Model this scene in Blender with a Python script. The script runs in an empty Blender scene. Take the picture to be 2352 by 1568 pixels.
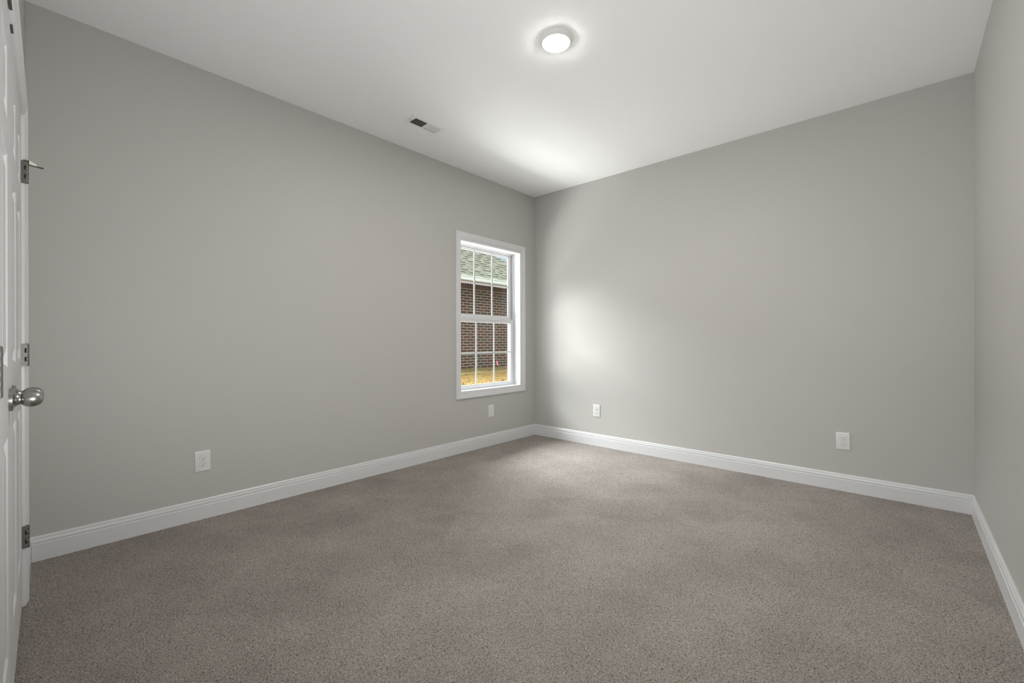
import bpy, bmesh, math, random
import numpy as np
from mathutils import Matrix, Vector
R = math.radians
S = bpy.context.scene
COL = S.collection
random.seed(7)

# ------------------------------------------------------------------ camera
CAM = Vector((3.1776, -3.9162, 1.0791))
YAW, PITCH, ROLL, FPX = R(42.0146), R(-0.0535), R(-0.0842), 998.76
cd = bpy.data.cameras.new('camera')
cd.sensor_width = 36.0
cd.lens = FPX * 36.0 / 2352.0
cd.clip_start = 0.02
cam = bpy.data.objects.new('camera', cd)
COL.objects.link(cam)
_F = Vector((-math.sin(YAW), math.cos(YAW), 0)); _R = Vector((math.cos(YAW), math.sin(YAW), 0)); _U = Vector((0, 0, 1))
_F2 = _F * math.cos(PITCH) + _U * math.sin(PITCH); _U2 = _U * math.cos(PITCH) - _F * math.sin(PITCH)
_R3 = _R * math.cos(ROLL) + _U2 * math.sin(ROLL); _U3 = _U2 * math.cos(ROLL) - _R * math.sin(ROLL)
M = Matrix((( _R3.x, _U3.x, -_F2.x, CAM.x), (_R3.y, _U3.y, -_F2.y, CAM.y), (_R3.z, _U3.z, -_F2.z, CAM.z), (0, 0, 0, 1)))
cam.matrix_world = M
S.camera = cam

# ------------------------------------------------------------------ sky, sun, exposure
SKY_HIGH, SKY_LOW, SUN_E, LAMP_E, HALL_W, FILL_SKY, FILL_GROUND, FILL_CAM, FILL_LAWN = 3.6, 0.88, 1.0, 395.0, 40.0, 760.0, 22.0, 90.0, 124.0
S.view_settings.view_transform = 'Standard'
S.view_settings.look = 'None'
S.view_settings.exposure = 0.0
S.view_settings.gamma = 1.0
S.view_settings.use_curve_mapping = False
w = bpy.data.worlds.new('sky'); S.world = w; w.use_nodes = True
nt = w.node_tree; nt.nodes.clear()
tc = nt.nodes.new('ShaderNodeTexCoord'); sx = nt.nodes.new('ShaderNodeSeparateXYZ')
nt.links.new(tc.outputs['Generated'], sx.inputs[0])
rm = nt.nodes.new('ShaderNodeValToRGB')
rm.color_ramp.elements[0].position = 0.0; rm.color_ramp.elements[0].color = (0.60, 0.78, 0.90, 1)
rm.color_ramp.elements[1].position = 1.0; rm.color_ramp.elements[1].color = (0.93, 0.97, 1.0, 1)
e = rm.color_ramp.elements.new(0.30); e.color = (0.60, 0.80, 0.95, 1)
e = rm.color_ramp.elements.new(0.50); e.color = (0.93, 0.97, 1.0, 1)
rs = nt.nodes.new('ShaderNodeMapRange'); rs.interpolation_type = 'SMOOTHSTEP'
rs.inputs[1].default_value = 0.24; rs.inputs[2].default_value = 0.5
rs.inputs[3].default_value = SKY_LOW; rs.inputs[4].default_value = SKY_HIGH
bg = nt.nodes.new('ShaderNodeBackground'); wo = nt.nodes.new('ShaderNodeOutputWorld')
nt.links.new(sx.outputs[2], rm.inputs[0]); nt.links.new(sx.outputs[2], rs.inputs[0])
nt.links.new(rm.outputs[0], bg.inputs[0]); nt.links.new(rs.outputs[0], bg.inputs[1]); nt.links.new(bg.outputs[0], wo.inputs[0])
sun = bpy.data.lights.new('sun', 'SUN'); sun.energy = SUN_E; sun.angle = R(40); sun.color = (1.0, 0.985, 0.96)
so = bpy.data.objects.new('sun', sun); COL.objects.link(so); so.location = (-12, -6, 12)
so.rotation_euler = Vector((0.80, 0.62, -0.72)).to_track_quat('-Z', 'Y').to_euler()   # travels from over the neighbour's roof into the window
hl = bpy.data.lights.new('hall_fill', 'AREA'); hl.shape = 'RECTANGLE'; hl.size = 1.2; hl.size_y = 1.8; hl.energy = HALL_W; hl.color = (1.0, 0.99, 0.98)
ho = bpy.data.objects.new('hall_fill', hl); COL.objects.link(ho); ho.location = (2.95, -5.17, 1.35); ho.rotation_euler = (R(90), 0, 0)  # added fill lamp on the hall's far wall, pushing light through the doorway
# added area lamps outside the window, topping up daylight from above and from below
def window_fill(name, loc, target, sx_, sy_, watts, col, spread):
    l = bpy.data.lights.new(name, 'AREA'); l.shape = 'RECTANGLE'; l.size = sx_; l.size_y = sy_; l.energy = watts; l.color = col; l.spread = R(spread)
    o = bpy.data.objects.new(name, l); COL.objects.link(o); o.location = loc
    o.rotation_euler = (Vector(target) - Vector(loc)).to_track_quat('-Z', 'Y').to_euler()
    return o
window_fill('sky_side_fill', (-3.75, -1.0, 4.45), (0.0, -0.69, 1.2), 7.0, 2.4, FILL_SKY, (0.95, 0.98, 1.0), 90)
window_fill('ground_fill', (-0.85, -0.75, 0.42), (-0.60, -0.75, 1.4), 3.5, 1.2, FILL_GROUND, (1.0, 0.995, 0.985), 130)
window_fill('lawn_fill', (-1.25, -0.75, 0.55), (-0.25, -0.75, 1.25), 4.0, 0.7, FILL_LAWN, (1.0, 0.995, 0.985), 140)
# added wide fill spot beside the camera, turned up to lift ceiling and walls
fb = bpy.data.lights.new('camera_fill', 'SPOT'); fb.energy = FILL_CAM; fb.spot_size = R(170); fb.spot_blend = 1.0; fb.shadow_soft_size = 0.10
fo = bpy.data.objects.new('camera_fill', fb); COL.objects.link(fo); fo.location = (2.62, -3.68, 0.80)
fo.rotation_euler = Vector((-0.60, 0.60, 0.46)).to_track_quat('-Z', 'Y').to_euler()
cy = S.cycles
cy.use_denoising = True
cy.max_bounces = 14; cy.diffuse_bounces = 8; cy.transparent_max_bounces = 12
cy.sample_clamp_indirect = 8.0
cy.use_adaptive_sampling = False
cy.caustics_reflective = False; cy.caustics_refractive = False

# ------------------------------------------------------------------ materials
def mat(name):
    m = bpy.data.materials.new(name); m.use_nodes = True
    b = m.node_tree.nodes['Principled BSDF']
    return m, m.node_tree, b
def lin(r, g, b):
    f = lambda c: ((c / 255 + 0.055) / 1.055) ** 2.4 if c > 10 else c / 255 / 12.92
    return (f(r), f(g), f(b), 1)
def N(nt, t, **kw):
    n = nt.nodes.new(t)
    for k, v in kw.items(): setattr(n, k, v)
    return n
def coords(nt, scale=(1, 1, 1), kind='Object'):
    t = N(nt, 'ShaderNodeTexCoord'); mp = N(nt, 'ShaderNodeMapping')
    nt.links.new(t.outputs[kind], mp.inputs[0]); mp.inputs['Scale'].default_value = scale
    return mp
def painted(name, col, rough=0.6, bump=0.0, bscale=180, mottle=0.0):
    m, nt, b = mat(name)
    b.inputs['Base Color'].default_value = col; b.inputs['Roughness'].default_value = rough
    mp = coords(nt)
    n = N(nt, 'ShaderNodeTexNoise'); n.inputs['Scale'].default_value = bscale; n.inputs['Detail'].default_value = 3
    nt.links.new(mp.outputs[0], n.inputs['Vector'])
    if bump:
        bp = N(nt, 'ShaderNodeBump'); bp.inputs['Strength'].default_value = bump; bp.inputs['Distance'].default_value = 0.002
        nt.links.new(n.outputs['Fac'], bp.inputs['Height']); nt.links.new(bp.outputs[0], b.inputs['Normal'])
    if mottle:
        mx = N(nt, 'ShaderNodeMix', data_type='RGBA'); mx.inputs['A'].default_value = tuple(c * (1 - mottle) for c in col[:3]) + (1,)
        mx.inputs['B'].default_value = tuple(min(1, c * (1 + mottle)) for c in col[:3]) + (1,)
        nt.links.new(n.outputs['Fac'], mx.inputs['Factor']); nt.links.new(mx.outputs['Result'], b.inputs['Base Color'])
    return m
WALL_C = (0.480, 0.473, 0.452, 1)
m_wall = painted('greige_wall_paint', WALL_C, 0.55, 0.10, 260, 0.02)
m_ceil = painted('white_ceiling_paint', (0.85, 0.855, 0.86, 1), 0.8, 0.08, 200, 0.01)
m_trim = painted('white_trim_paint', (0.66, 0.665, 0.675, 1), 0.32, 0.0, 60)
m_door = painted('white_door_paint', (0.60, 0.603, 0.608, 1), 0.5, 0.0, 90)
m_vinyl = painted('white_vinyl', (0.62, 0.625, 0.635, 1), 0.3)
m_plast = painted('white_plastic', (0.70, 0.70, 0.70, 1), 0.3)
m_dark = painted('dark_slot', (0.02, 0.018, 0.015, 1), 0.7)
m_grey = painted('grey_slot', (0.16, 0.15, 0.14, 1), 0.7)
m_duct = painted('dark_duct', (0.012, 0.012, 0.012, 1), 0.9)
m_vent = painted('white_vent_enamel', (0.80, 0.80, 0.80, 1), 0.4)
m_hall = painted('hall_paint', WALL_C, 0.6)
def metal(name, col, rough, aniso=0.0):
    m, nt, b = mat(name)
    b.inputs['Base Color'].default_value = col; b.inputs['Metallic'].default_value = 1.0; b.inputs['Roughness'].default_value = rough
    mp = coords(nt, (1, 400, 1)); n = N(nt, 'ShaderNodeTexNoise'); n.inputs['Scale'].default_value = 30
    nt.links.new(mp.outputs[0], n.inputs['Vector'])
    mr = N(nt, 'ShaderNodeMapRange'); mr.inputs[3].default_value = rough - 0.02; mr.inputs[4].default_value = rough + 0.02
    nt.links.new(n.outputs['Fac'], mr.inputs[0]); nt.links.new(mr.outputs[0], b.inputs['Roughness'])
    return m
m_nick = metal('satin_nickel', (0.38, 0.372, 0.355, 1), 0.30)
m_hinge = metal('hinge_nickel', (0.20, 0.194, 0.183, 1), 0.50)
m_pin = metal('dark_steel', (0.16, 0.15, 0.14, 1), 0.4)
m_cream = painted('cream_bumper', (0.80, 0.74, 0.66, 1), 0.45)
m_lamp = bpy.data.materials.new('lit_diffuser'); m_lamp.use_nodes = True
_n = m_lamp.node_tree; _n.nodes.clear()
_e = _n.nodes.new('ShaderNodeEmission'); _e.inputs[0].default_value = (1.0, 0.965, 0.92, 1); _e.inputs[1].default_value = LAMP_E
_o = _n.nodes.new('ShaderNodeOutputMaterial'); _n.links.new(_e.outputs[0], _o.inputs[0])
# clear window glass
m_glass = bpy.data.materials.new('window_glass'); m_glass.use_nodes = True
_n = m_glass.node_tree; _n.nodes.clear()
_t = _n.nodes.new('ShaderNodeBsdfTransparent'); _t.inputs[0].default_value = (0.98, 0.99, 0.985, 1)
_g = _n.nodes.new('ShaderNodeBsdfGlossy'); _g.inputs['Roughness'].default_value = 0.02
_w = _n.nodes.new('ShaderNodeLayerWeight'); _w.inputs[0].default_value = 0.5
_p = _n.nodes.new('ShaderNodeMath'); _p.operation = 'POWER'; _p.inputs[1].default_value = 5.0
_f = _n.nodes.new('ShaderNodeMath'); _f.operation = 'MULTIPLY_ADD'; _f.inputs[1].default_value = 0.8; _f.inputs[2].default_value = 0.02
_n.links.new(_w.outputs['Facing'], _p.inputs[0]); _n.links.new(_p.outputs[0], _f.inputs[0])
_m = _n.nodes.new('ShaderNodeMixShader'); _o = _n.nodes.new('ShaderNodeOutputMaterial')
_n.links.new(_f.outputs[0], _m.inputs[0]); _n.links.new(_t.outputs[0], _m.inputs[1]); _n.links.new(_g.outputs[0], _m.inputs[2]); _n.links.new(_m.outputs[0], _o.inputs[0])

def carpet_material():
    m, nt, b = mat('speckled_carpet')
    b.inputs['Roughness'].default_value = 0.95
    b.inputs['Specular IOR Level'].default_value = 0.05
    mp = coords(nt)
    L = nt.links.new
    # tufts (about 8 mm), yarn ends (about 2.5 mm)
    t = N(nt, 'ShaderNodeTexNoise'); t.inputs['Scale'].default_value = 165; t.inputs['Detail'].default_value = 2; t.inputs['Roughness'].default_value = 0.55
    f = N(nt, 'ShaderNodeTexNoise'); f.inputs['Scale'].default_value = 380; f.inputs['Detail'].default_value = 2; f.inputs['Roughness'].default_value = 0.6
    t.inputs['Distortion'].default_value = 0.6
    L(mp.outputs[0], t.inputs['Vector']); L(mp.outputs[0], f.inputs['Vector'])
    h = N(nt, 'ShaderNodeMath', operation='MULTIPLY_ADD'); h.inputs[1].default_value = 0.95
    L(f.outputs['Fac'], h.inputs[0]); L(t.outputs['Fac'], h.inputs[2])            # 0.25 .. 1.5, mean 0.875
    # speckled yarn by pile height: grey-beige tips, brown with pit shade painted in
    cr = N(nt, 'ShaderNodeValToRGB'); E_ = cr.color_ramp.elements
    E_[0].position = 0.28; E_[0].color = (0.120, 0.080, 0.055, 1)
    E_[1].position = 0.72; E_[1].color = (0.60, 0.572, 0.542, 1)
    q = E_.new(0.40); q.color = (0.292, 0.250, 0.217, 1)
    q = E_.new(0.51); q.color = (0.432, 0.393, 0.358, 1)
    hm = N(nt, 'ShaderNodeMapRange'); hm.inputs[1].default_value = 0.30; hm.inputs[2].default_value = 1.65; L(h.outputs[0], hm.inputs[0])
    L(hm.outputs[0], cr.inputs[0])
    # nap: vacuum passes about 0.35 m wide leaning in alternate directions, plus footprints
    mp2 = coords(nt); mp2.inputs['Rotation'].default_value = (0, 0, R(-38))
    wv = N(nt, 'ShaderNodeTexBrick'); wv.inputs['Scale'].default_value = 1.0; wv.inputs['Brick Width'].default_value = 1.15; wv.inputs['Row Height'].default_value = 0.34
    wv.inputs['Mortar Size'].default_value = 0.0; wv.offset = 0.37
    wv.inputs['Color1'].default_value = (0, 0, 0, 1); wv.inputs['Color2'].default_value = (1, 1, 1, 1)
    dn = N(nt, 'ShaderNodeTexNoise'); dn.inputs['Scale'].default_value = 2.2; dn.inputs['Detail'].default_value = 6; dn.inputs['Roughness'].default_value = 0.65; L(mp2.outputs[0], dn.inputs['Vector'])
    dm_ = N(nt, 'ShaderNodeMix', data_type='RGBA', blend_type='LINEAR_LIGHT'); dm_.inputs['Factor'].default_value = 0.16
    L(mp2.outputs[0], dm_.inputs['A']); L(dn.outputs['Color'], dm_.inputs['B']); L(dm_.outputs['Result'], wv.inputs['Vector'])
    n2 = N(nt, 'ShaderNodeTexNoise'); n2.inputs['Scale'].default_value = 2.6; n2.inputs['Detail'].default_value = 5; n2.inputs['Roughness'].default_value = 0.62
    L(mp2.outputs[0], n2.inputs['Vector'])
    sc = N(nt, 'ShaderNodeSeparateColor'); L(wv.outputs['Color'], sc.inputs[0])
    ad = N(nt, 'ShaderNodeMath', operation='MULTIPLY_ADD'); ad.inputs[1].default_value = 0.18; L(sc.outputs[0], ad.inputs[0]); L(n2.outputs['Fac'], ad.inputs[2])
    t2 = N(nt, 'ShaderNodeMapRange'); t2.inputs[1].default_value = 0.38; t2.inputs[2].default_value = 0.84; t2.inputs[3].default_value = 0.86; t2.inputs[4].default_value = 1.13
    L(ad.outputs[0], t2.inputs[0])
    mul2 = N(nt, 'ShaderNodeMix', data_type='RGBA', blend_type='MULTIPLY'); mul2.inputs['Factor'].default_value = 1
    L(cr.outputs[0], mul2.inputs['A']); L(t2.outputs[0], mul2.inputs['B'])
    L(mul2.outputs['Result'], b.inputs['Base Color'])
    dp = N(nt, 'ShaderNodeDisplacement'); dp.inputs['Midlevel'].default_value = 0.975; dp.inputs['Scale'].default_value = 0.011
    L(h.outputs[0], dp.inputs['Height']); L(dp.outputs[0], nt.nodes['Material Output'].inputs['Displacement'])
    m.displacement_method = 'BOTH'
    return m
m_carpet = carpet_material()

# ------------------------------------------------------------------ mesh helpers
class MB:
    def __init__(s): s.v = []; s.f = []
    def add(s, vs, fs):
        o = len(s.v); s.v += [tuple(p) for p in vs]; s.f += [tuple(i + o for i in f) for f in fs]; return s
    def box(s, x0, x1, y0, y1, z0, z1):
        return s.add([(x0, y0, z0), (x1, y0, z0), (x1, y1, z0), (x0, y1, z0), (x0, y0, z1), (x1, y0, z1), (x1, y1, z1), (x0, y1, z1)],
                     [(0, 3, 2, 1), (4, 5, 6, 7), (0, 1, 5, 4), (1, 2, 6, 5), (2, 3, 7, 6), (3, 0, 4, 7)])
    def loops(s, rings, closed=True, cap0=False, cap1=False):
        n = len(rings[0]); vs = [p for r in rings for p in r]; fs = []
        for i in range(len(rings) - 1):
            for j in range(n if closed else n - 1):
                a = i * n + j; b_ = i * n + (j + 1) % n
                fs.append((a, b_, b_ + n, a + n))
        if cap0: fs.append(tuple(range(n))[::-1])
        if cap1: fs.append(tuple(range((len(rings) - 1) * n, len(rings) * n)))
        return s.add(vs, fs)
    def lathe(s, prof, axis='z', n=48, c=(0, 0, 0)):   # prof: (radius, height) pairs
        rings = []
        for r, h in prof:
            ring = []
            for k in range(n):
                a = 2 * math.pi * k / n; p, q = r * math.cos(a), r * math.sin(a)
                ring.append({'z': (c[0] + p, c[1] + q, c[2] + h), 'y': (c[0] + q, c[1] + h, c[2] + p), 'x': (c[0] + h, c[1] + p, c[2] + q)}[axis])
            rings.append(ring)
        return s.loops(rings, True, True, True)
    def build(s, name, m, parent=None, smooth=None, bevel=0.0, loc=None, rot=None, segs=2):
        me = bpy.data.meshes.new(name); me.from_pydata(s.v, [], s.f)
        bm = bmesh.new(); bm.from_mesh(me)
        bmesh.ops.recalc_face_normals(bm, faces=bm.faces)
        if bevel:
            bmesh.ops.bevel(bm, geom=list(bm.edges), offset=bevel, segments=segs, affect='EDGES', clamp_overlap=True)
        bm.to_mesh(me); bm.free()
        me.materials.append(m)
        if smooth is not None:
            me.shade_smooth(); me.set_sharp_from_angle(angle=R(smooth))
        o = bpy.data.objects.new(name, me); COL.objects.link(o)
        if parent: o.parent = parent
        if loc is not None: o.location = loc
        if rot is not None: o.rotation_euler = rot
        return o
def tag(o, label=None, cat=None, group=None, kind=None):
    if label: o['label'] = label
    if cat: o['category'] = cat
    if group: o['group'] = group
    if kind: o['kind'] = kind
    return o
def empty(name, loc, rot=(0, 0, 0)):
    o = bpy.data.objects.new(name, None); COL.objects.link(o); o.location = loc; o.rotation_euler = rot; o.empty_display_size = 0.05; return o

H, W = 2.74, 3.502
YB = -5.30                       # far wall of the hall behind the camera
# front wall frame: local x along the wall, local y into the room
FANG = -math.atan(0.0205)
FLOC = (0.0, -3.9263, 0.0); FROT = (0, 0, FANG)
FL = W + 0.14

# ------------------------------------------------------------------ shell
def window_hole_wall():
    mb = MB(); X0, X1 = -0.15, 0.0
    y0, y1, z0, z1 = -1.139, -0.247, 0.583, 2.062
    mb.box(X0, X1, YB, y0, -0.05, H + 0.1); mb.box(X0, X1, y1, 0.12, -0.05, H + 0.1)
    mb.box(X0, X1, y0, y1, -0.05, z0); mb.box(X0, X1, y0, y1, z1, H + 0.1)
    return mb
tag(window_hole_wall().build('wall_left', m_wall), 'greige painted wall with the window, left of the far corner', 'wall', kind='structure')
tag(MB().box(0, W + 0.12, 0, 0.12, -0.05, H + 0.1).build('wall_back', m_wall), 'greige painted wall to the right of the far corner', 'wall', kind='structure')
tag(MB().box(W, W + 0.12, YB, 0, -0.05, H + 0.1).build('wall_right', m_wall), 'greige wall at the right edge beside the camera', 'wall', kind='structure')
# ceiling with the duct opening for the register
VX0, VX1, VY0, VY1 = 0.392, 0.495, -1.997, -1.748
mb = MB()
mb.box(0, VX0, YB, 0, H, H + 0.1); mb.box(VX1, W, YB, 0, H, H + 0.1)
mb.box(VX0, VX1, YB, VY0, H, H + 0.1); mb.box(VX0, VX1, VY1, 0, H, H + 0.1)
tag(mb.build('ceiling', m_ceil), 'flat white painted ceiling', 'ceiling', kind='structure')
# front wall with closet opening and the doorway the camera stands in
CX0, CX1, CZ = 0.508, 2.006, 2.006
DX0, DX1, DZ = 2.55, 3.32, 2.05
mb = MB()
mb.box(0.0, CX0, -0.11, 0, 0, H); mb.box(CX1, DX0, -0.11, 0, 0, H); mb.box(DX1, FL - 0.143, -0.11, 0, 0, H)
mb.box(CX0, CX1, -0.11, 0, CZ, H); mb.box(DX0, DX1, -0.11, 0, DZ, H)
tag(mb.build('wall_front', m_wall, loc=FLOC, rot=FROT), 'greige wall around the closet doors at the left edge', 'wall', kind='structure')
# hall behind, closed so that no daylight leaks in
tag(MB().box(0, W, YB, YB + 0.1, 0, H).build('wall_hall', m_hall), 'greige wall of the hall behind the camera', 'wall', kind='structure')
tag(MB().box(2.25, 2.33, YB + 0.1, -4.11, 0, H).build('wall_closet', m_hall), 'greige partition between closet and hall', 'wall', kind='structure')
# carpeted floor
def floor():
    """one carpet mesh: fine cells where the camera sees the pile, wider ones out in the hall"""
    xs = np.arange(0, W + 0.0025, 0.005); xs[-1] = W
    ys = np.concatenate([np.arange(YB, -4.0, 0.05), np.arange(-4.0, 0.0001, 0.005)])
    nx, ny = len(xs), len(ys)
    co = np.zeros((ny, nx, 3), np.float32); co[:, :, 0] = xs[None, :]; co[:, :, 1] = ys[:, None]
    i = (np.arange(ny - 1)[:, None] * nx + np.arange(nx - 1)[None, :]).ravel()
    idx = np.stack([i, i + 1, i + 1 + nx, i + nx], 1).astype(np.int32)
    me = bpy.data.meshes.new('floor'); nf = len(idx)
    me.vertices.add(nx * ny); me.vertices.foreach_set('co', co.ravel())
    me.loops.add(nf * 4); me.loops.foreach_set('vertex_index', idx.ravel())
    me.polygons.add(nf); me.polygons.foreach_set('loop_start', np.arange(0, nf * 4, 4, dtype=np.int32))
    me.polygons.foreach_set('use_smooth', np.ones(nf, bool))
    me.update(calc_edges=True); me.materials.append(m_carpet)
    o = bpy.data.objects.new('floor', me); COL.objects.link(o); return o
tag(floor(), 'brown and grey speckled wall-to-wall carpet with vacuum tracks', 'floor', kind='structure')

# baseboards: (distance from wall, height)
BH = 0.1214
BPROF = [(0, 0), (0.0145, 0), (0.0145, BH - 0.039), (0.0132, BH - 0.0372), (0.0105, BH - 0.0358), (0.0105, BH - 0.0335), (0.0128, BH - 0.031),
         (0.0128, BH - 0.024), (0.0112, BH - 0.0165), (0.0078, BH - 0.0148), (0.0078, BH - 0.0128), (0.0092, BH - 0.011), (0.0085, BH - 0.006), (0.0045, BH), (0, BH)]
def baseboard(name, p0, p1, n, m0, m1, label, loc=None, rot=None):
    """p0->p1 along the wall, n = direction into the room, m0/m1 = mitre at each end (+1 shortens with depth)"""
    p0, p1, n = Vector(p0), Vector(p1), Vector(n); d = (p1 - p0).normalized()
    r0 = [tuple(p0 + n * a + d * (a * m0) + Vector((0, 0, h))) for a, h in BPROF]
    r1 = [tuple(p1 + n * a - d * (a * m1) + Vector((0, 0, h))) for a, h in BPROF]
    o = MB().loops([r0, r1], True, True, True).build(name, m_trim, loc=loc, rot=rot)
    return tag(o, label, 'baseboard', kind='structure')
baseboard('baseboard_left', (0, -3.925, 0), (0, 0, 0), (1, 0, 0), 1, 1, 'white grooved baseboard under the window wall')
baseboard('baseboard_back', (0, 0, 0), (W, 0, 0), (0, -1, 0), 1, 1, 'white grooved baseboard along the wall right of the corner')
baseboard('baseboard_right', (W, 0, 0), (W, -3.985, 0), (-1, 0, 0), 1, 0, 'white grooved baseboard at the right edge beside the camera')
baseboard('baseboard_front', (0.0, 0, 0), (0.447, 0, 0), (0, 1, 0), 1, 0, 'short white baseboard beside the closet door casing', loc=FLOC, rot=FROT)
baseboard('baseboard_front_near', (2.068, 0, 0), (2.49, 0, 0), (0, 1, 0), 0, 0, 'short white baseboard between closet and doorway', loc=FLOC, rot=FROT)

# casing profile: (distance from outer edge, proud of wall)
CPROF = [(0, 0), (0, 0.0165), (0.003, 0.0178), (0.016, 0.0172), (0.020, 0.0150), (0.023, 0.0150), (0.027, 0.0138), (0.040, 0.0105), (0.044, 0.0108), (0.047, 0.0092),
         (0.054, 0.0088), (0.057, 0.0070), (0.057, 0)]
def closet_casing():
    x0, x1, zt = CX0 - 0.005 - 0.057 + 0.006, CX1 + 0.057 - 0.001, CZ - 0.001 + 0.057
    pts = []
    for wv, d in CPROF:
        pts.append([(x0 + wv, d, 0), (x0 + wv, d, zt - wv), (x1 - wv, d, zt - wv), (x1 - wv, d, 0)])
    mb = MB(); n = len(pts)
    rings = [[pts[j][i] for j in range(n)] for i in range(4)]
    mb.loops(rings, True, True, True)
    return mb
tag(closet_casing().build('trim_1', m_trim, loc=FLOC, rot=FROT), 'white moulded casing around the double closet doors', 'door casing', kind='structure')
# jamb lining with stop
mb = MB()
mb.box(CX0 - 0.0, CX0 + 0.003, -0.11, 0, 0, CZ); mb.box(CX1 - 0.003, CX1, -0.11, 0, 0, CZ); mb.box(CX0, CX1, -0.11, 0, CZ - 0.003, CZ)
mb.box(CX0, CX1, -0.075, -0.040, CZ - 0.015, CZ - 0.003)
jamb = mb.build('trim_2', m_trim, loc=FLOC, rot=FROT)
tag(jamb, 'white jamb lining inside the closet door opening', 'door jamb', kind='structure')

# ------------------------------------------------------------------ closet doors (six raised panels each)
LW, LT, LZ0, LZ1 = 0.7425, 0.035, 0.012, 2.001
def door_leaf_mesh(flip):
    """local x from hinge edge to meeting edge, y = 0 the room face; flip mirrors the leaf"""
    mb = MB()
    xs = [0, 0.105, 0.322, 0.4205, 0.6375, LW]
    zs = [LZ0, 0.215, 0.822, 1.010, 1.590, 1.682, 1.886, LZ1]
    sx_ = -1 if flip else 1
    P = lambda x, y, z: (sx_ * x, y, z)
    for i in range(5):
        for j in range(7):
            a, b, c, d = xs[i], xs[i + 1], zs[j], zs[j + 1]
            if i in (1, 3) and j in (1, 3, 5):
                rings = []
                for ins, dep in ((0, 0), (0.003, -0.0015), (0.008, -0.0075), (0.013, -0.0085), (0.020, -0.0085), (0.048, -0.0018), (0.051, -0.0012)):
                    rings.append([P(a + ins, dep, c + ins), P(b - ins, dep, c + ins), P(b - ins, dep, d - ins), P(a + ins, dep, d - ins)])
                mb.loops(rings, True, False, True)
            else:
                mb.add([P(a, 0, c), P(b, 0, c), P(b, 0, d), P(a, 0, d)], [(0, 1, 2, 3)])
    # back and edges
    mb.add([P(0, 0, LZ0), P(LW, 0, LZ0), P(LW, 0, LZ1), P(0, 0, LZ1), P(0, -LT, LZ0), P(LW, -LT, LZ0), P(LW, -LT, LZ1), P(0, -LT, LZ1)],
           [(4, 7, 6, 5), (0, 4, 5, 1), (1, 5, 6, 2), (2, 6, 7, 3), (3, 7, 4, 0)])
    return mb
def hinge(parent, z, s, stop=False):
    """hinge centred on the pin; the leaf plate shows between the door face and the knuckles"""
    HH = 0.089
    g = MB(); r = 0.0060; cyk = 0.0155
    g.box(0.0030, r, -0.004, 0.0085, -HH / 2, HH / 2); g.box(-0.0010, 0.0025, -0.004, 0.0125, -HH / 2, HH / 2)
    for k in (0, 2, 4):                                              # knuckles rolled from this leaf
        z0 = -HH / 2 + k * HH / 5
        g.box(0.0030, r, 0.0085, cyk, z0, z0 + HH / 5)
    h = g.build('hinge', m_hinge, parent, loc=(s * -0.0025, 0, z))
    h['label'] = 'satin nickel butt hinge'
    kn = MB()
    for k in range(5):
        z0 = -HH / 2 + k * HH / 5
        kn.lathe([(r * 0.97, z0 + 0.0002), (r, z0 + 0.0005), (r, z0 + HH / 5 - 0.0005), (r * 0.97, z0 + HH / 5 - 0.0002)], 'z', 24, (0, cyk, 0))
    kn.build('knuckles', m_hinge, h, smooth=40)
    nt_ = MB()
    for k in (1, 3):
        z0 = -HH / 2 + k * HH / 5
        nt_.box(0.0031, 0.0056, 0.0086, 0.0104, z0, z0 + HH / 5)
    nt_.build('knuckle_gap', m_dark, h)
    pin = MB()
    pin.lathe([(0.0046, HH / 2), (0.0050, HH / 2 + 0.0008), (0.0046, HH / 2 + 0.0016)], 'z', 16, (0, cyk, 0))
    pin.lathe([(0.0030, -HH / 2 - 0.0014), (0.0046, -HH / 2 - 0.0006), (0.0046, -HH / 2)], 'z', 16, (0, cyk, 0))
    pin.build('hinge_pin', m_hinge, h, smooth=40)
    if stop:
        st = MB()
        st.box(-0.007, 0.007, 0.006, 0.023, HH / 2 + 0.001, HH / 2 + 0.0042)           # bracket on the pin
        st.build('stop_bracket', m_pin, h)
        a = MB()
        a.loops([[(-0.008, 0.022, HH / 2 - 0.011), (0.008, 0.022, HH / 2 - 0.011), (0.008, 0.022, HH / 2 + 0.006), (-0.008, 0.022, HH / 2 + 0.006)],
                 [(-0.006, 0.044, HH / 2 - 0.013), (0.006, 0.044, HH / 2 - 0.013), (0.006, 0.044, HH / 2 - 0.006), (-0.006, 0.044, HH / 2 - 0.006)]], True, True, True)
        o = a.build('stop_arm', m_cream, h, bevel=0.001); o['label'] = 'cream hinge-pin door stop arm'
        rd = MB().lathe([(0.0026, 0.0), (0.0026, 0.030), (0.0034, 0.031), (0.0034, 0.042), (0.002, 0.0435)], 'y', 14)
        rd.build('stop_rod', m_pin, h, smooth=40, loc=(0, 0.020, HH / 2 - 0.0125), rot=(R(-4), 0, 0))
    return h
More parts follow.
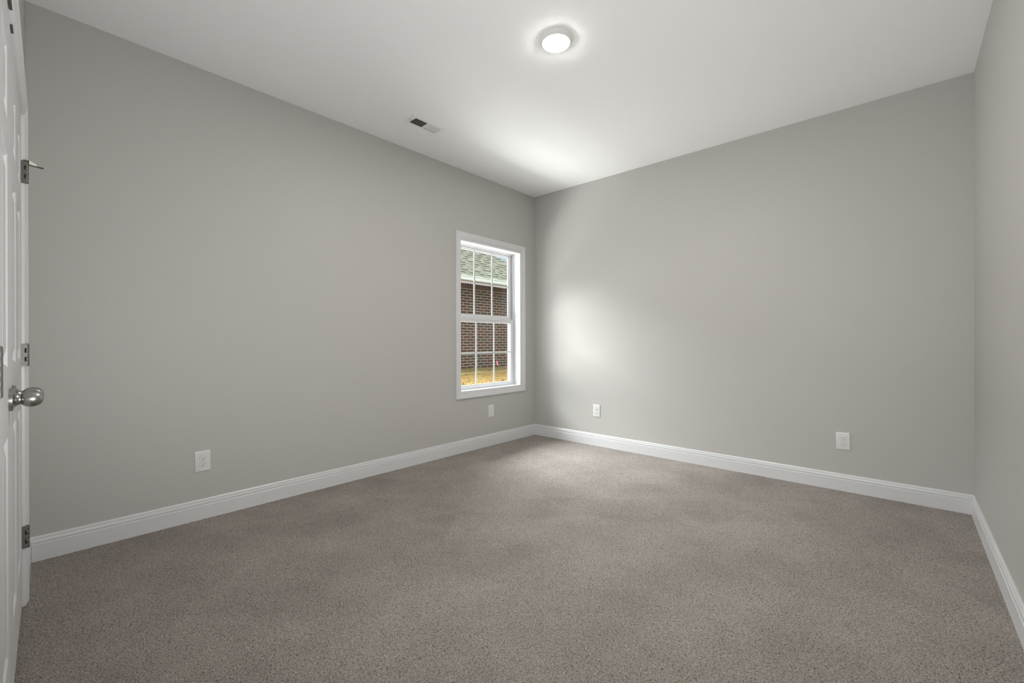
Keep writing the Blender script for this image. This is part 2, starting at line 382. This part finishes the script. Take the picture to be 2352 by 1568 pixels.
def knob(parent, x, z):
    pr = [(0.0316, 0.0), (0.0318, 0.002), (0.0316, 0.0070), (0.0302, 0.0082), (0.0255, 0.0090), (0.0205, 0.0115), (0.0170, 0.0150), (0.0155, 0.0185)]
    rz = MB().lathe(pr, 'y', 64).build('door_knob', m_nick, parent, smooth=28, loc=(x, 0, z))
    rz['label'] = 'satin nickel egg-shaped dummy knob'
    MB().lathe([(0.0142, 0.0160), (0.0142, 0.0205), (0.0136, 0.0222)], 'y', 48).build('neck', m_nick, rz, smooth=28)
    e = []
    L0, L1, RR = 0.0212, 0.0665, 0.0236
    for k in range(25):
        t = k / 24; a = math.pi * (0.16 + 0.84 * t)
        c0 = (1 - math.cos(a)) / 2; cs = (1 - math.cos(math.pi * 0.16)) / 2
        y = L0 + (L1 - L0) * (c0 - cs) / (1 - cs)
        r = RR * max(0.004, math.sin(a)) ** 0.88
        e.append((r, y))
    MB().lathe(e, 'y', 64).build('knob', m_nick, rz, smooth=40)
    return rz
def closet_door(name, flip, label):
    hx = CX0 + 0.0035 if not flip else CX1 - 0.0035
    loc = Vector(FLOC) + Matrix.Rotation(FANG, 3, 'Z') @ Vector((hx, -0.001, 0))
    d = door_leaf_mesh(flip).build(name, m_door, loc=loc, rot=FROT)
    tag(d, label, 'closet door', kind='structure')
    s = 1 if not flip else -1
    for i, z in enumerate((1.772, 1.026, 0.282)):
        hinge(d, z, s, stop=(i == 0))
    knob(d, s * (LW - 0.060), 0.917)
    c = MB()
    c.box(-0.024, 0.024, 0.0005 if not flip else 0.002, 0.0055 if not flip else 0.0085, 0.0, 0.0060)
    c.box(-0.020, 0.020, -0.020, 0.003, 0.0045, 0.0058)
    o = c.build('ball_catch', m_pin, d, loc=(s * (LW - (0.033 if not flip else 0.098)), 0, LZ1 - 0.0005)); o['label'] = 'dark metal ball catch at the door top'
    return d
closet_door('door_1', False, 'white six-panel closet door leaf farther from camera, with three hinges showing')
closet_door('door_2', True, 'white six-panel closet door leaf nearest the camera at the left edge')

# ------------------------------------------------------------------ window
def rect_frame(y0, y1, z0, z1, prof):
    """mitred frame; prof = (inset from outer edge, x) pairs, closed section"""
    mb = MB(); rings = []
    corners = lambda i, x: [(x, y0 + i, z0 + i), (x, y1 - i, z0 + i), (x, y1 - i, z1 - i), (x, y0 + i, z1 - i)]
    rings = [corners(i, x) for i, x in prof]
    rings.append(rings[0])
    return mb.loops(rings, True)
WY0, WY1, WZ0, WZ1 = -1.139, -0.247, 0.583, 2.062
win = tag(empty('window_1', (0, -0.693, WZ0)), 'white double-hung window with grilles beside the far corner', 'window', kind='structure')
def wbuild(mb, name, m, parent=None, **k):
    par = parent or win
    off = Vector(win.location)
    if parent and parent is not win: off = Vector(win.location) + Vector(parent.location)
    o = mb.build(name, m, None, **k); o.data.transform(Matrix.Translation(-Vector(win.location)))
    o.parent = par
    return o
wbuild(rect_frame(-1.197, -0.189 + 0.009, 0.522, 2.1355, [(a, d) for a, d in CPROF]), 'window_casing', m_trim)
# jamb extension boards
wbuild(rect_frame(WY0, WY1, WZ0, WZ1, [(-0.016, 0.0005), (-0.016, 0.0045), (0.0095, 0.0045), (0.0095, -0.084), (0.0, -0.084), (0.0, 0.0005)]), 'jamb', m_trim)
# vinyl master frame
wbuild(rect_frame(WY0, WY1, WZ0, WZ1, [(0.0, -0.084), (0.016, -0.084), (0.016, -0.098), (0.024, -0.098), (0.024, -0.102), (0.016, -0.102), (0.016, -0.132), (0.034, -0.132), (0.034, -0.165), (0.0, -0.165)]), 'master_frame', m_vinyl)
# exterior brickmould and screen edge
wbuild(rect_frame(WY0 - 0.03, WY1 + 0.03, WZ0 - 0.03, WZ1 + 0.03, [(0.0, -0.150), (0.03, -0.150), (0.048, -0.165), (0.048, -0.178), (0.0, -0.178)]), 'exterior_flange', m_vinyl)
def sash(name, y0, y1, z0, z1, x, st, top, bot, ycuts, zcut):
    """x = room-side face; st/top/bot = stile and rail widths"""
    T = 0.030
    mb = MB()
    gy0, gy1, gz0, gz1 = y0 + st, y1 - st, z0 + bot, z1 - top
    # stiles and rails as one section swept round with a sloped glazing bead
    out = lambda i, xx: [(xx, y0 + i, z0 + i), (xx, y1 - i, z0 + i), (xx, y1 - i, z1 - i), (xx, y0 + i, z1 - i)]
    inn = lambda i, xx: [(xx, gy0 - i, gz0 - i), (xx, gy1 + i, gz0 - i), (xx, gy1 + i, gz1 + i), (xx, gy0 - i, gz1 + i)]
    rings = [out(0.0, x - T), out(0.0, x - 0.002), out(0.002, x), inn(0.011, x), inn(0.010, x - 0.004), inn(0.0, x - 0.010), inn(0.0, x - T + 0.008), inn(0.008, x - T), out(0.0, x - T)]
    mb.loops(rings, True)
    sh = wbuild(mb, name, m_vinyl)
    gl = MB().box(x - 0.018, x - 0.015, gy0 - 0.004, gy1 + 0.004, gz0 - 0.004, gz1 + 0.004)
    gm = MB(); b = 0.0095
    def bar_v(y): gm.loops([[(x - 0.0152, y - b, zz), (x - 0.011, y - b, zz), (x - 0.008, y - b * 0.55, zz), (x - 0.008, y + b * 0.55, zz), (x - 0.011, y + b, zz), (x - 0.0152, y + b, zz)] for zz in (gz0, gz1)], True, True, True)
    def bar_h(z): gm.loops([[(x - 0.0154, yy, z - b), (x - 0.0114, yy, z - b), (x - 0.0086, yy, z - b * 0.55), (x - 0.0086, yy, z + b * 0.55), (x - 0.0114, yy, z + b), (x - 0.0154, yy, z + b)] for yy in (gy0, gy1)], True, True, True)
    for y in ycuts: bar_v(y)
    bar_h(zcut)
    wbuild(gl, 'pane', m_glass, sh); wbuild(gm, 'grille', m_vinyl, sh)
    return sh
yc = (-0.8285, -0.5670)
lower = sash('lower_sash', WY0 + 0.017, WY1 - 0.017, 0.588, 1.314, -0.088, 0.043, 0.042, 0.046, (-0.828, -0.566), 0.958)
upper = sash('upper_sash', WY0 + 0.020, WY1 - 0.020, 1.312, 2.047, -0.119, 0.045, 0.036, 0.042, (-0.826, -0.565), 1.680)
lower['label'] = 'lower sash with three by two grille'; upper['label'] = 'upper sash with three by two grille'
m_red = painted('faint_red_print', (0.62, 0.25, 0.22, 1), 0.6)
for y in (-1.00, -0.40):
    g = MB().box(-0.112, -0.094, y - 0.028, y + 0.028, 1.314, 1.322)
    t = wbuild(g, 'tilt_latch', m_vinyl, lower, bevel=0.002)
    if y < -0.9:
        p = MB().box(-0.0938, -0.0930, y - 0.016, y - 0.002, 1.3155, 1.3195).box(-0.0938, -0.0930, y + 0.010, y + 0.016, 1.3155, 1.3195)
        wbuild(p, 'latch_print', m_red, lower)
m_ring = painted('white_lamp_ring', (0.82, 0.81, 0.80, 1), 0.5)
m_tab = painted('brown_pull_tab', (0.012, 0.008, 0.004, 1), 0.7)
def loop_tab(y, z):
    pts = []
    wv, hh, x = 0.0165, 0.040, -0.145
    path = [(y - wv, z), (y - wv, z + hh * 0.7), (y - wv * 0.6, z + hh), (y + wv * 0.6, z + hh), (y + wv, z + hh * 0.7), (y + wv, z)]
    rings = []
    for (yy, zz) in path:
        cy_, cz_ = yy - y, zz - z
        l = math.hypot(cy_, cz_) or 1
        a = (0.76 if zz > z else 1)
        iy = y + cy_ * 0.72; iz = z + cz_ * 0.80
        rings.append([(x, yy, zz), (x - 0.004, yy, zz), (x - 0.004, iy, iz), (x, iy, iz)])
    return MB().loops(rings, True, True, True)
for y, z in ((-0.9685, 0.610), (-0.385, 0.610)):
    o = wbuild(loop_tab(y, z), 'screen_pull_tab', m_tab); o['label'] = 'small dark brown pull tab behind the glass'

# ------------------------------------------------------------------ outlets
def oct_face(rw, rh, c, y):
    return [(c[0] - rw + k_, y, c[1] + q) for k_, q in ()]
def outlet(loc, rot, label, tilt=0.0):
    r = tag(empty('wall_outlet', loc, rot), label, 'outlet', 'duplex wall outlets')
    T = Matrix.Rotation(tilt, 4, 'Y')
    def put(mb, name, m, par, **k):
        o = mb.build(name, m, par, **k); o.data.transform(T); return o
    w2, h2 = 0.0400, 0.0622
    p = MB()
    rr = lambda ins, y: [(-w2 + ins, y, -h2 + ins), (w2 - ins, y, -h2 + ins), (w2 - ins, y, h2 - ins), (-w2 + ins, y, h2 - ins)]
    p.loops([rr(0, 0), rr(0, 0.0022), rr(0.0016, 0.0042), rr(0.0045, 0.0056), rr(0.012, 0.0060)], True, True, True)
    plate = put(p, 'cover_plate', m_plast, r, smooth=25)
    for cz in (0.0195, -0.0195):
        f = MB(); ring = []
        n = 40
        for k in range(n):
            a = 2 * math.pi * k / n
            x, z = 0.0172 * math.cos(a), 0.0172 * math.sin(a); z = max(-0.0143, min(0.0143, z)); ring.append((x, z))
        f.loops([[(x * s_, y, cz + z * s_) for x, z in ring] for s_, y in ((1, 0.006), (1, 0.0072), (0.95, 0.0078))], True, False, True)
        fc = put(f, 'receptacle', m_plast, r)
        g = MB().loops([[(x * s_, 0.00612, cz + z * s_) for x, z in ring] for s_ in (1.045, 1.0)], True)
        put(g, 'receptacle_gap', m_grey, fc)
        # slots a shade below the face: thin dark inlays
        put(MB().box(-0.0070, -0.0052, 0.0074, 0.00795, cz + 0.0000, cz + 0.0082), 'blade_slot', m_grey, fc)
        put(MB().box(0.0052, 0.0068, 0.0074, 0.00795, cz + 0.0008, cz + 0.0074), 'blade_slot', m_grey, fc)
        put(MB().lathe([(0.0026, 0.0074), (0.0026, 0.00796)], 'y', 18, (0, 0, cz - 0.0075)), 'ground_hole', m_dark, fc)
    put(MB().lathe([(0.0030, 0.006), (0.0030, 0.0068), (0.002, 0.0073)], 'y', 18), 'screw', m_plast, r, smooth=40)
    return r
outlet((0.0, -3.210, 0.351), (0, 0, R(-90)), 'white duplex outlet low on the wall nearest the closet doors')
outlet((0.0, -0.715, 0.358), (0, 0, R(-90)), 'white duplex outlet directly beneath the window')
outlet((0.825, 0.0, 0.360), (0, 0, R(180)), 'white duplex outlet right of the far corner, in the window light')
outlet((2.854, 0.0, 0.357), (0, 0, R(180)), 'slightly tilted white duplex outlet near the right-hand corner', tilt=R(2.0))

# ------------------------------------------------------------------ ceiling light
LPOS = (1.7525, -1.967, H)
lt = tag(empty('ceiling_light', LPOS), 'round white flush disk light glowing in the middle of the ceiling', 'ceiling light')
ring = [(0.0955, 0.0), (0.0955, -0.004), (0.0935, -0.0062), (0.088, -0.0108), (0.081, -0.0164), (0.0765, -0.0198), (0.0750, -0.0202), (0.0738, -0.0190)]
rb = MB(); rb.loops([[(r_ * math.cos(2 * math.pi * k / 96), r_ * math.sin(2 * math.pi * k / 96), h) for k in range(96)] for r_, h in ring], True)
rb.build('trim_ring', m_ring, lt, smooth=40)
dm = [(0.0738, -0.0195), (0.0738, -0.0212), (0.0725, -0.0219), (0.068, -0.0224), (0.058, -0.0229), (0.040, -0.0234), (0.018, -0.0237), (0.002, -0.0237)]
db = MB(); db.loops([[(r_ * math.cos(2 * math.pi * k / 96), r_ * math.sin(2 * math.pi * k / 96), h) for k in range(96)] for r_, h in dm], True, False, True)
db.build('diffuser', m_lamp, lt, smooth=60)

# ------------------------------------------------------------------ ceiling register
vt = tag(empty('ceiling_vent', (0.4435, -1.8725, H)), 'white rectangular air register in the ceiling near the window wall', 'ceiling vent')
def vput(mb, name, m, **k):
    o = mb.build(name, m, vt, **k); o.data.transform(Matrix.Translation((-0.4435, 1.8725, -H))); return o
ax0, ax1, ay0, ay1 = 0.376, 0.519, -2.031, -1.729
ox0, ox1 = 0.402, 0.4865
o1, o2 = (-1.990, -1.8815), (-1.8655, -1.755)
fr = MB(); zf = H - 0.005
# face plate with sloped rim
o_ = lambda i, z: [(ax0 + i, ay0 + i, z), (ax1 - i, ay0 + i, z), (ax1 - i, ay1 - i, z), (ax0 + i, ay1 - i, z)]
fr.loops([o_(0, H), o_(0.0005, H - 0.0015), o_(0.007, zf)], True)
ix0, ix1, iy0, iy1 = ax0 + 0.007, ax1 - 0.007, ay0 + 0.007, ay1 - 0.007
q = lambda a, b, c, d: fr.box(a, b, c, d, zf, zf + 0.0012)
q(ix0, ox0, iy0, iy1); q(ox1, ix1, iy0, iy1); q(ox0, ox1, iy0, o1[0]); q(ox0, ox1, o1[1], o2[0]); q(ox0, ox1, o2[1], iy1)
vput(fr, 'face_plate', m_vent)
for (a, b), s_ in ((o1, 1), (o2, -1)):
    n = 9 if s_ == 1 else 9
    for k in range(n + 1):
        y = a + (b - a) * k / n
        t = R(42 if s_ == 1 else 138); L_ = 0.0135 if s_ == 1 else 0.0128; th = 0.0011
        dy, dz = math.cos(t) * L_, math.sin(t) * L_; ny, nz = -math.sin(t) * th / 2, math.cos(t) * th / 2
        y_ = y if s_ == 1 else y
        sec = [(y_ + ny, zf + nz + 0.0008), (y_ + dy + ny, zf + dz + nz + 0.0008), (y_ + dy - ny, zf + dz - nz + 0.0008), (y_ - ny, zf - nz + 0.0008)]
        vput(MB().loops([[(x, yy, zz) for yy, zz in sec] for x in (ox0, ox1)], True, True, True), 'louver', m_vent)
dk = MB()
dz0, dz1 = H + 0.0, H + 0.22
dk.add([(VX0, VY0, dz0), (VX1, VY0, dz0), (VX1, VY1, dz0), (VX0, VY1, dz0), (VX0, VY0, dz1), (VX1, VY0, dz1), (VX1, VY1, dz1), (VX0, VY1, dz1)],
       [(4, 5, 6, 7), (0, 1, 5, 4), (1, 2, 6, 5), (2, 3, 7, 6), (3, 0, 4, 7)])
vput(dk, 'duct', m_duct)
lv = MB().box(0.401, 0.452, -2.0035, -2.0015, zf - 0.0006, zf + 0.0005); vput(lv, 'lever_slot', m_dark)
lv = MB().box(0.418, 0.424, -2.012, -1.998, zf - 0.007, zf + 0.001); vput(lv, 'damper_lever', m_vent)
for x, y in ((0.4435, -2.018), (0.4435, -1.7425)):
    vput(MB().lathe([(0.0032, -0.0008), (0.0030, -0.0018), (0.0015, -0.0022)], 'z', 16, (x, y, zf + 0.001)), 'screw', m_grey, smooth=40)

# ------------------------------------------------------------------ outside: lawn, brick house, flag
XN = -4.786
def brick_material(name, vertical=False):
    m, nt, b = mat(name); L = nt.links.new
    b.inputs['Roughness'].default_value = 0.85
    t = N(nt, 'ShaderNodeTexCoord'); sp = N(nt, 'ShaderNodeSeparateXYZ'); cb = N(nt, 'ShaderNodeCombineXYZ')
    L(t.outputs['Object'], sp.inputs[0])
    if vertical: L(sp.outputs[2], cb.inputs[0]); L(sp.outputs[1], cb.inputs[1])
    else: L(sp.outputs[1], cb.inputs[0]); L(sp.outputs[2], cb.inputs[1])
    dn = N(nt, 'ShaderNodeTexNoise'); dn.inputs['Scale'].default_value = 9; dn.inputs['Detail'].default_value = 2; L(t.outputs['Object'], dn.inputs['Vector'])
    dm_ = N(nt, 'ShaderNodeMix', data_type='RGBA', blend_type='LINEAR_LIGHT'); dm_.inputs['Factor'].default_value = 0.009; L(cb.outputs[0], dm_.inputs['A']); L(dn.outputs['Color'], dm_.inputs['B'])
    bt = N(nt, 'ShaderNodeTexBrick'); L(dm_.outputs['Result'], bt.inputs['Vector'])
    bt.inputs['Scale'].default_value = 1.0
    bt.inputs['Brick Width'].default_value = 0.232 if not vertical else 0.24
    bt.inputs['Row Height'].default_value = 0.0677 if not vertical else 0.079
    bt.inputs['Mortar Size'].default_value = 0.0085
    bt.inputs['Mortar Smooth'].default_value = 0.15
    bt.offset = 0.5 if not vertical else 0.0
    bt.inputs['Color1'].default_value = (0, 0, 0, 1); bt.inputs['Color2'].default_value = (1, 1, 1, 1); bt.inputs['Bias'].default_value = -0.1
    cr = N(nt, 'ShaderNodeValToRGB'); E_ = cr.color_ramp.elements; cr.color_ramp.interpolation = 'LINEAR'
    E_[0].position = 0.0; E_[0].color = (0.066, 0.021, 0.013, 1)
    E_[1].position = 1.0; E_[1].color = (0.046, 0.048, 0.036, 1)
    x = E_.new(0.62); x.color = (0.048, 0.018, 0.012, 1)
    x = E_.new(0.82); x.color = (0.032, 0.020, 0.015, 1)
    L(bt.outputs['Color'], cr.inputs[0])
    n = N(nt, 'ShaderNodeTexNoise'); n.inputs['Scale'].default_value = 14; n.inputs['Detail'].default_value = 4
    L(t.outputs['Object'], n.inputs['Vector'])
    mr = N(nt, 'ShaderNodeMapRange'); mr.inputs[3].default_value = 0.65; mr.inputs[4].default_value = 1.4; L(n.outputs['Fac'], mr.inputs[0])
    mu = N(nt, 'ShaderNodeMix', data_type='RGBA', blend_type='MULTIPLY'); mu.inputs['Factor'].default_value = 1
    L(cr.outputs[0], mu.inputs['A']); L(mr.outputs[0], mu.inputs['B'])
    mo = N(nt, 'ShaderNodeMix', data_type='RGBA'); mo.inputs['B'].default_value = (0.29, 0.255, 0.18, 1) if not vertical else (0.15, 0.105, 0.055, 1)
    L(bt.outputs['Fac'], mo.inputs['Factor']); L(mu.outputs['Result'], mo.inputs['A'])
    L(mo.outputs['Result'], b.inputs['Base Color'])
    bp = N(nt, 'ShaderNodeBump', invert=True); bp.inputs['Strength'].default_value = 0.6; bp.inputs['Distance'].default_value = 0.008
    L(bt.outputs['Fac'], bp.inputs['Height']); L(bp.outputs[0], b.inputs['Normal'])
    return m
def shingle_material():
    m, nt, b = mat('weathered_shingles'); L = nt.links.new
    b.inputs['Roughness'].default_value = 0.95
    t = N(nt, 'ShaderNodeTexCoord'); sp = N(nt, 'ShaderNodeSeparateXYZ'); cb = N(nt, 'ShaderNodeCombineXYZ')
    L(t.outputs['Object'], sp.inputs[0]); L(sp.outputs[1], cb.inputs[0]); L(sp.outputs[0], cb.inputs[1])
    bt = N(nt, 'ShaderNodeTexBrick'); L(cb.outputs[0], bt.inputs['Vector'])
    bt.inputs['Brick Width'].default_value = 0.26; bt.inputs['Row Height'].default_value = 0.118; bt.inputs['Mortar Size'].default_value = 0.0
    bt.inputs['Scale'].default_value = 1.0; bt.offset = 0.37
    bt.inputs['Color1'].default_value = (0.145, 0.150, 0.102, 1); bt.inputs['Color2'].default_value = (0.205, 0.203, 0.150, 1)
    n = N(nt, 'ShaderNodeTexNoise'); n.inputs['Scale'].default_value = 40; n.inputs['Detail'].default_value = 4; L(t.outputs['Object'], n.inputs['Vector'])
    mr = N(nt, 'ShaderNodeMapRange'); mr.inputs[3].default_value = 0.7; mr.inputs[4].default_value = 1.3; L(n.outputs['Fac'], mr.inputs[0])
    mu = N(nt, 'ShaderNodeMix', data_type='RGBA', blend_type='MULTIPLY'); mu.inputs['Factor'].default_value = 1
    L(bt.outputs['Color'], mu.inputs['A']); L(mr.outputs[0], mu.inputs['B']); L(mu.outputs['Result'], b.inputs['Base Color'])
    return m
m_brick = brick_material('red_brown_brick'); m_sold = brick_material('soldier_brick', True); m_shingle = shingle_material()
m_gut = painted('white_gutter', (0.62, 0.66, 0.60, 1), 0.4); m_soffit = painted('bounce_lit_soffit', (0.60, 0.55, 0.40, 1), 0.6)  # soffit colour holds the yellow bounce light from the grass
house = tag(empty('house', (XN, 2.0, 0.40)), 'red brick house with a pale shingled hip roof outside the window', 'house')
def hput(mb, name, m, **k):
    o = mb.build(name, m, house, **k); o.data.transform(Matrix.Translation((-XN, -2.0, -0.40))); return o
HY0, HY1 = -9.0, 6.15
SZ = 2.575
hput(MB().box(XN - 8, XN, HY0, HY1, 0.2, SZ - 0.20), 'brick_wall', m_brick)
hput(MB().box(XN - 8, XN + 0.006, HY0, HY1, SZ - 0.20, SZ), 'soldier_course', m_sold)
XE = XN + 0.40; ZE = 2.61; PM = 0.70
hput(MB().box(XN - 8.4, XE - 0.03, HY0 - 0.4, HY1 + 0.37, SZ - 0.045, SZ - 0.03), 'soffit', m_soffit)
hput(MB().box(XN + 0.006, XN + 0.03, HY0, HY1, SZ - 0.075, SZ - 0.045), 'frieze_board', m_soffit)
hput(MB().box(XE - 0.05, XE - 0.025, HY0 - 0.4, HY1 + 0.37, SZ - 0.05, ZE - 0.01), 'fascia', m_gut)
gp = [(XE - 0.025, ZE - 0.11), (XE + 0.045, ZE - 0.11), (XE + 0.06, ZE - 0.08), (XE + 0.06, ZE - 0.045), (XE + 0.085, ZE - 0.02), (XE + 0.085, ZE - 0.003), (XE + 0.075, ZE - 0.003), (XE + 0.05, ZE - 0.045), (XE - 0.015, ZE - 0.09), (XE - 0.025, ZE - 0.01)]
hput(MB().loops([[(x, y, z) for x, z in gp] for y in (HY0 - 0.4, HY1 + 0.37)], True, True, True), 'gutter', m_gut)
# hip roof: stepped shingle courses on the slope facing the window, plain on the others
YC = 6.57
def roof():
    mb = MB(); dk = MB(); run = 4.6; c = 0.118; n = int(run / c)
    for k in range(n):
        xa, xb = XE + 0.03 - k * c, XE + 0.03 - (k + 1) * c
        ya, yb = YC + 0.03 - k * c, YC + 0.03 - (k + 1) * c
        za, zb = ZE + PM * k * c, ZE + PM * (k + 1) * c
        y = HY0 - 0.4 if k > 12 else -1.0
        if y > HY0: mb.add([(xa, HY0 - 0.4, za), (xa, y, za), (xb, y, zb), (xb, HY0 - 0.4, zb)], [(0, 1, 2, 3)])
        thick_next = random.random() < 0.5
        while y < ya:
            y2 = min(ya, y + random.uniform(0.13, 0.26)); t = 0.020 if thick_next else 0.003
            thick_next = not thick_next if random.random() < 0.85 else thick_next
            u0, u1 = min(y, yb), min(y2, yb)
            mb.add([(xa, y, za - 0.004), (xa, y2, za - 0.004), (xa, y2, za + t), (xa, y, za + t), (xb, u0, zb - 0.004), (xb, u1, zb - 0.004), (xb, u1, zb + t * 0.1 + 0.001), (xb, u0, zb + t * 0.1 + 0.001)],
                   [(3, 2, 6, 7), (0, 3, 7, 4), (1, 5, 6, 2), (0, 4, 5, 1)])
            (dk if t > 0.01 else mb).add([(xa, y, za - 0.004), (xa, y2, za - 0.004), (xa, y2, za + t), (xa, y, za + t)], [(0, 1, 2, 3)])
            y = y2
    # hip end slope and far slope
    top = (XE - run, YC - run, ZE + PM * run)
    mb.add([(XE + 0.03, YC + 0.03, ZE), (XE - 2 * run, YC + 0.03, ZE), top, (XE - run, HY0 - 0.4, ZE + PM * run), (XE - 2 * run, HY0 - 0.4, ZE)], [(0, 1, 2), (1, 4, 3, 2)])
    return mb, dk
rf, rdk = roof()
rfo = hput(rf, 'roof', m_shingle)
m_butt = painted('shingle_shadow_line', (0.075, 0.072, 0.058, 1), 0.95)  # thick tab fronts coloured dark, painting in the tabs' shadow lines
o = rdk.build('shingle_shadow_edges', m_butt, rfo); o.data.transform(Matrix.Translation((-XN, -2.0, -0.40)))
# lawn
def grass_material():
    m, nt, b = mat('dry_golden_grass'); L = nt.links.new
    b.inputs['Roughness'].default_value = 1.0
    mp = coords(nt)
    n = N(nt, 'ShaderNodeTexNoise'); n.inputs['Scale'].default_value = 22; n.inputs['Detail'].default_value = 6; n.inputs['Roughness'].default_value = 0.75; L(mp.outputs[0], n.inputs['Vector'])
    cr = N(nt, 'ShaderNodeValToRGB'); E_ = cr.color_ramp.elements
    E_[0].position = 0.32; E_[0].color = (0.13, 0.085, 0.017, 1); E_[1].position = 0.70; E_[1].color = (0.30, 0.205, 0.062, 1)
    x = E_.new(0.5); x.color = (0.20, 0.128, 0.028, 1)
    L(n.outputs['Fac'], cr.inputs[0])
    sp = N(nt, 'ShaderNodeSeparateXYZ'); L(mp.outputs[0], sp.inputs[0])
    n3 = N(nt, 'ShaderNodeTexNoise'); n3.inputs['Scale'].default_value = 1.6; n3.inputs['Detail'].default_value = 4; L(mp.outputs[0], n3.inputs['Vector'])
    ad = N(nt, 'ShaderNodeMath', operation='MULTIPLY_ADD'); ad.inputs[1].default_value = 0.5; L(n3.outputs['Fac'], ad.inputs[0]); L(sp.outputs[0], ad.inputs[2])
    dist = N(nt, 'ShaderNodeMath', operation='ADD'); dist.inputs[1].default_value = 3.66; L(ad.outputs[0], dist.inputs[0])
    ab = N(nt, 'ShaderNodeMath', operation='ABSOLUTE'); L(dist.outputs[0], ab.inputs[0])
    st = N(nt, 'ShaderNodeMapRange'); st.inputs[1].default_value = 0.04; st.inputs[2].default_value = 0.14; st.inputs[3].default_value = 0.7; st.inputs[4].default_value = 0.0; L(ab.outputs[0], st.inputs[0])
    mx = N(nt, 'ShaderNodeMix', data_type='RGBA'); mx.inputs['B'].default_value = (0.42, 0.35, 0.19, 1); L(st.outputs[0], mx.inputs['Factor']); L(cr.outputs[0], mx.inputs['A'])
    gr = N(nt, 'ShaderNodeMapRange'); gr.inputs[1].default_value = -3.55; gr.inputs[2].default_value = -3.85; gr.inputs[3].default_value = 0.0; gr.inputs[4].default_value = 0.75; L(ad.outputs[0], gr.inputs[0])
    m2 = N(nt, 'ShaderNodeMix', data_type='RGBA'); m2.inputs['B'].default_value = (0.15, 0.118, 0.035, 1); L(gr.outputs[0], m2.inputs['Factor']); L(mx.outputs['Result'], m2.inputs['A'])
    L(m2.outputs['Result'], b.inputs['Base Color'])
    return m
m_grass = grass_material()
def lawn():
    mb = MB(); nx, ny = 60, 120
    xs = [-0.16 - 4.7 * i / nx for i in range(nx + 1)] ; ys = [-10 + 30 * j / ny for j in range(ny + 1)]
    for y in ys:
        for x in xs:
            t = (-x - 0.16) / 4.7
            mb.v.append((x, y, 0.27 + 0.13 * t + random.uniform(-0.008, 0.012)))
    n = nx + 1
    mb.f = [(j * n + i, j * n + i + 1, (j + 1) * n + i + 1, (j + 1) * n + i) for j in range(ny) for i in range(nx)]
    return mb
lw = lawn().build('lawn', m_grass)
tag(lw, 'dry golden lawn between the window and the brick house', 'lawn', kind='structure')
gb = MB()
for k in range(15000):
    x = random.uniform(-4.76, -1.9); y = random.uniform(0.3, 5.0); z = 0.27 + 0.13 * (-x - 0.16) / 4.7
    h = random.uniform(0.008, 0.026); a = random.uniform(0, math.pi); dx, dy = math.cos(a) * 0.004, math.sin(a) * 0.004
    lx, ly = random.uniform(-0.025, 0.025), random.uniform(-0.025, 0.025)
    gb.add([(x - dx, y - dy, z - 0.005), (x + dx, y + dy, z - 0.005), (x + lx, y + ly, z + h)], [(0, 1, 2)])
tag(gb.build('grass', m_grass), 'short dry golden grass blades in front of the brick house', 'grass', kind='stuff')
# added unseen pale slab below the sill, bouncing sunlight up through the window
m_reflect = painted('pale_reflector', (0.78, 0.76, 0.72, 1), 0.9, 0.1, 60, 0.03)
tag(MB().box(-1.72, -0.16, -10, 20, 0.20, 0.315).build('reflector', m_reflect), 'added pale slab outside the window wall, bouncing light indoors', 'reflector', kind='structure')
# pink marker flag
m_pink = painted('pink_flag_plastic', (0.85, 0.22, 0.25, 1), 0.6)
fx, fy = -3.0, 2.47
fl = tag(empty('marker_flag', (fx, fy, 0.345)), 'small pink marker flag on the lawn before the brick wall', 'flag')
MB().lathe([(0.0013, 0.0), (0.0013, 0.345)], 'z', 8).build('wire', m_pin, fl)
pf = MB().loops([[(0.0, 0.0, 0.345), (0.004, 0.0, 0.345), (0.004, 0.0, 0.27), (0.0, 0.0, 0.27)], [(0.004, 0.022, 0.315), (0.006, 0.022, 0.315), (0.006, 0.022, 0.245), (0.004, 0.022, 0.245)],
                 [(-0.002, 0.048, 0.255), (0.0, 0.048, 0.255), (0.0, 0.048, 0.225), (-0.002, 0.048, 0.225)]], True, True, True)
o = pf.build('flag', m_pink, fl); o['label'] = 'pink plastic flag'
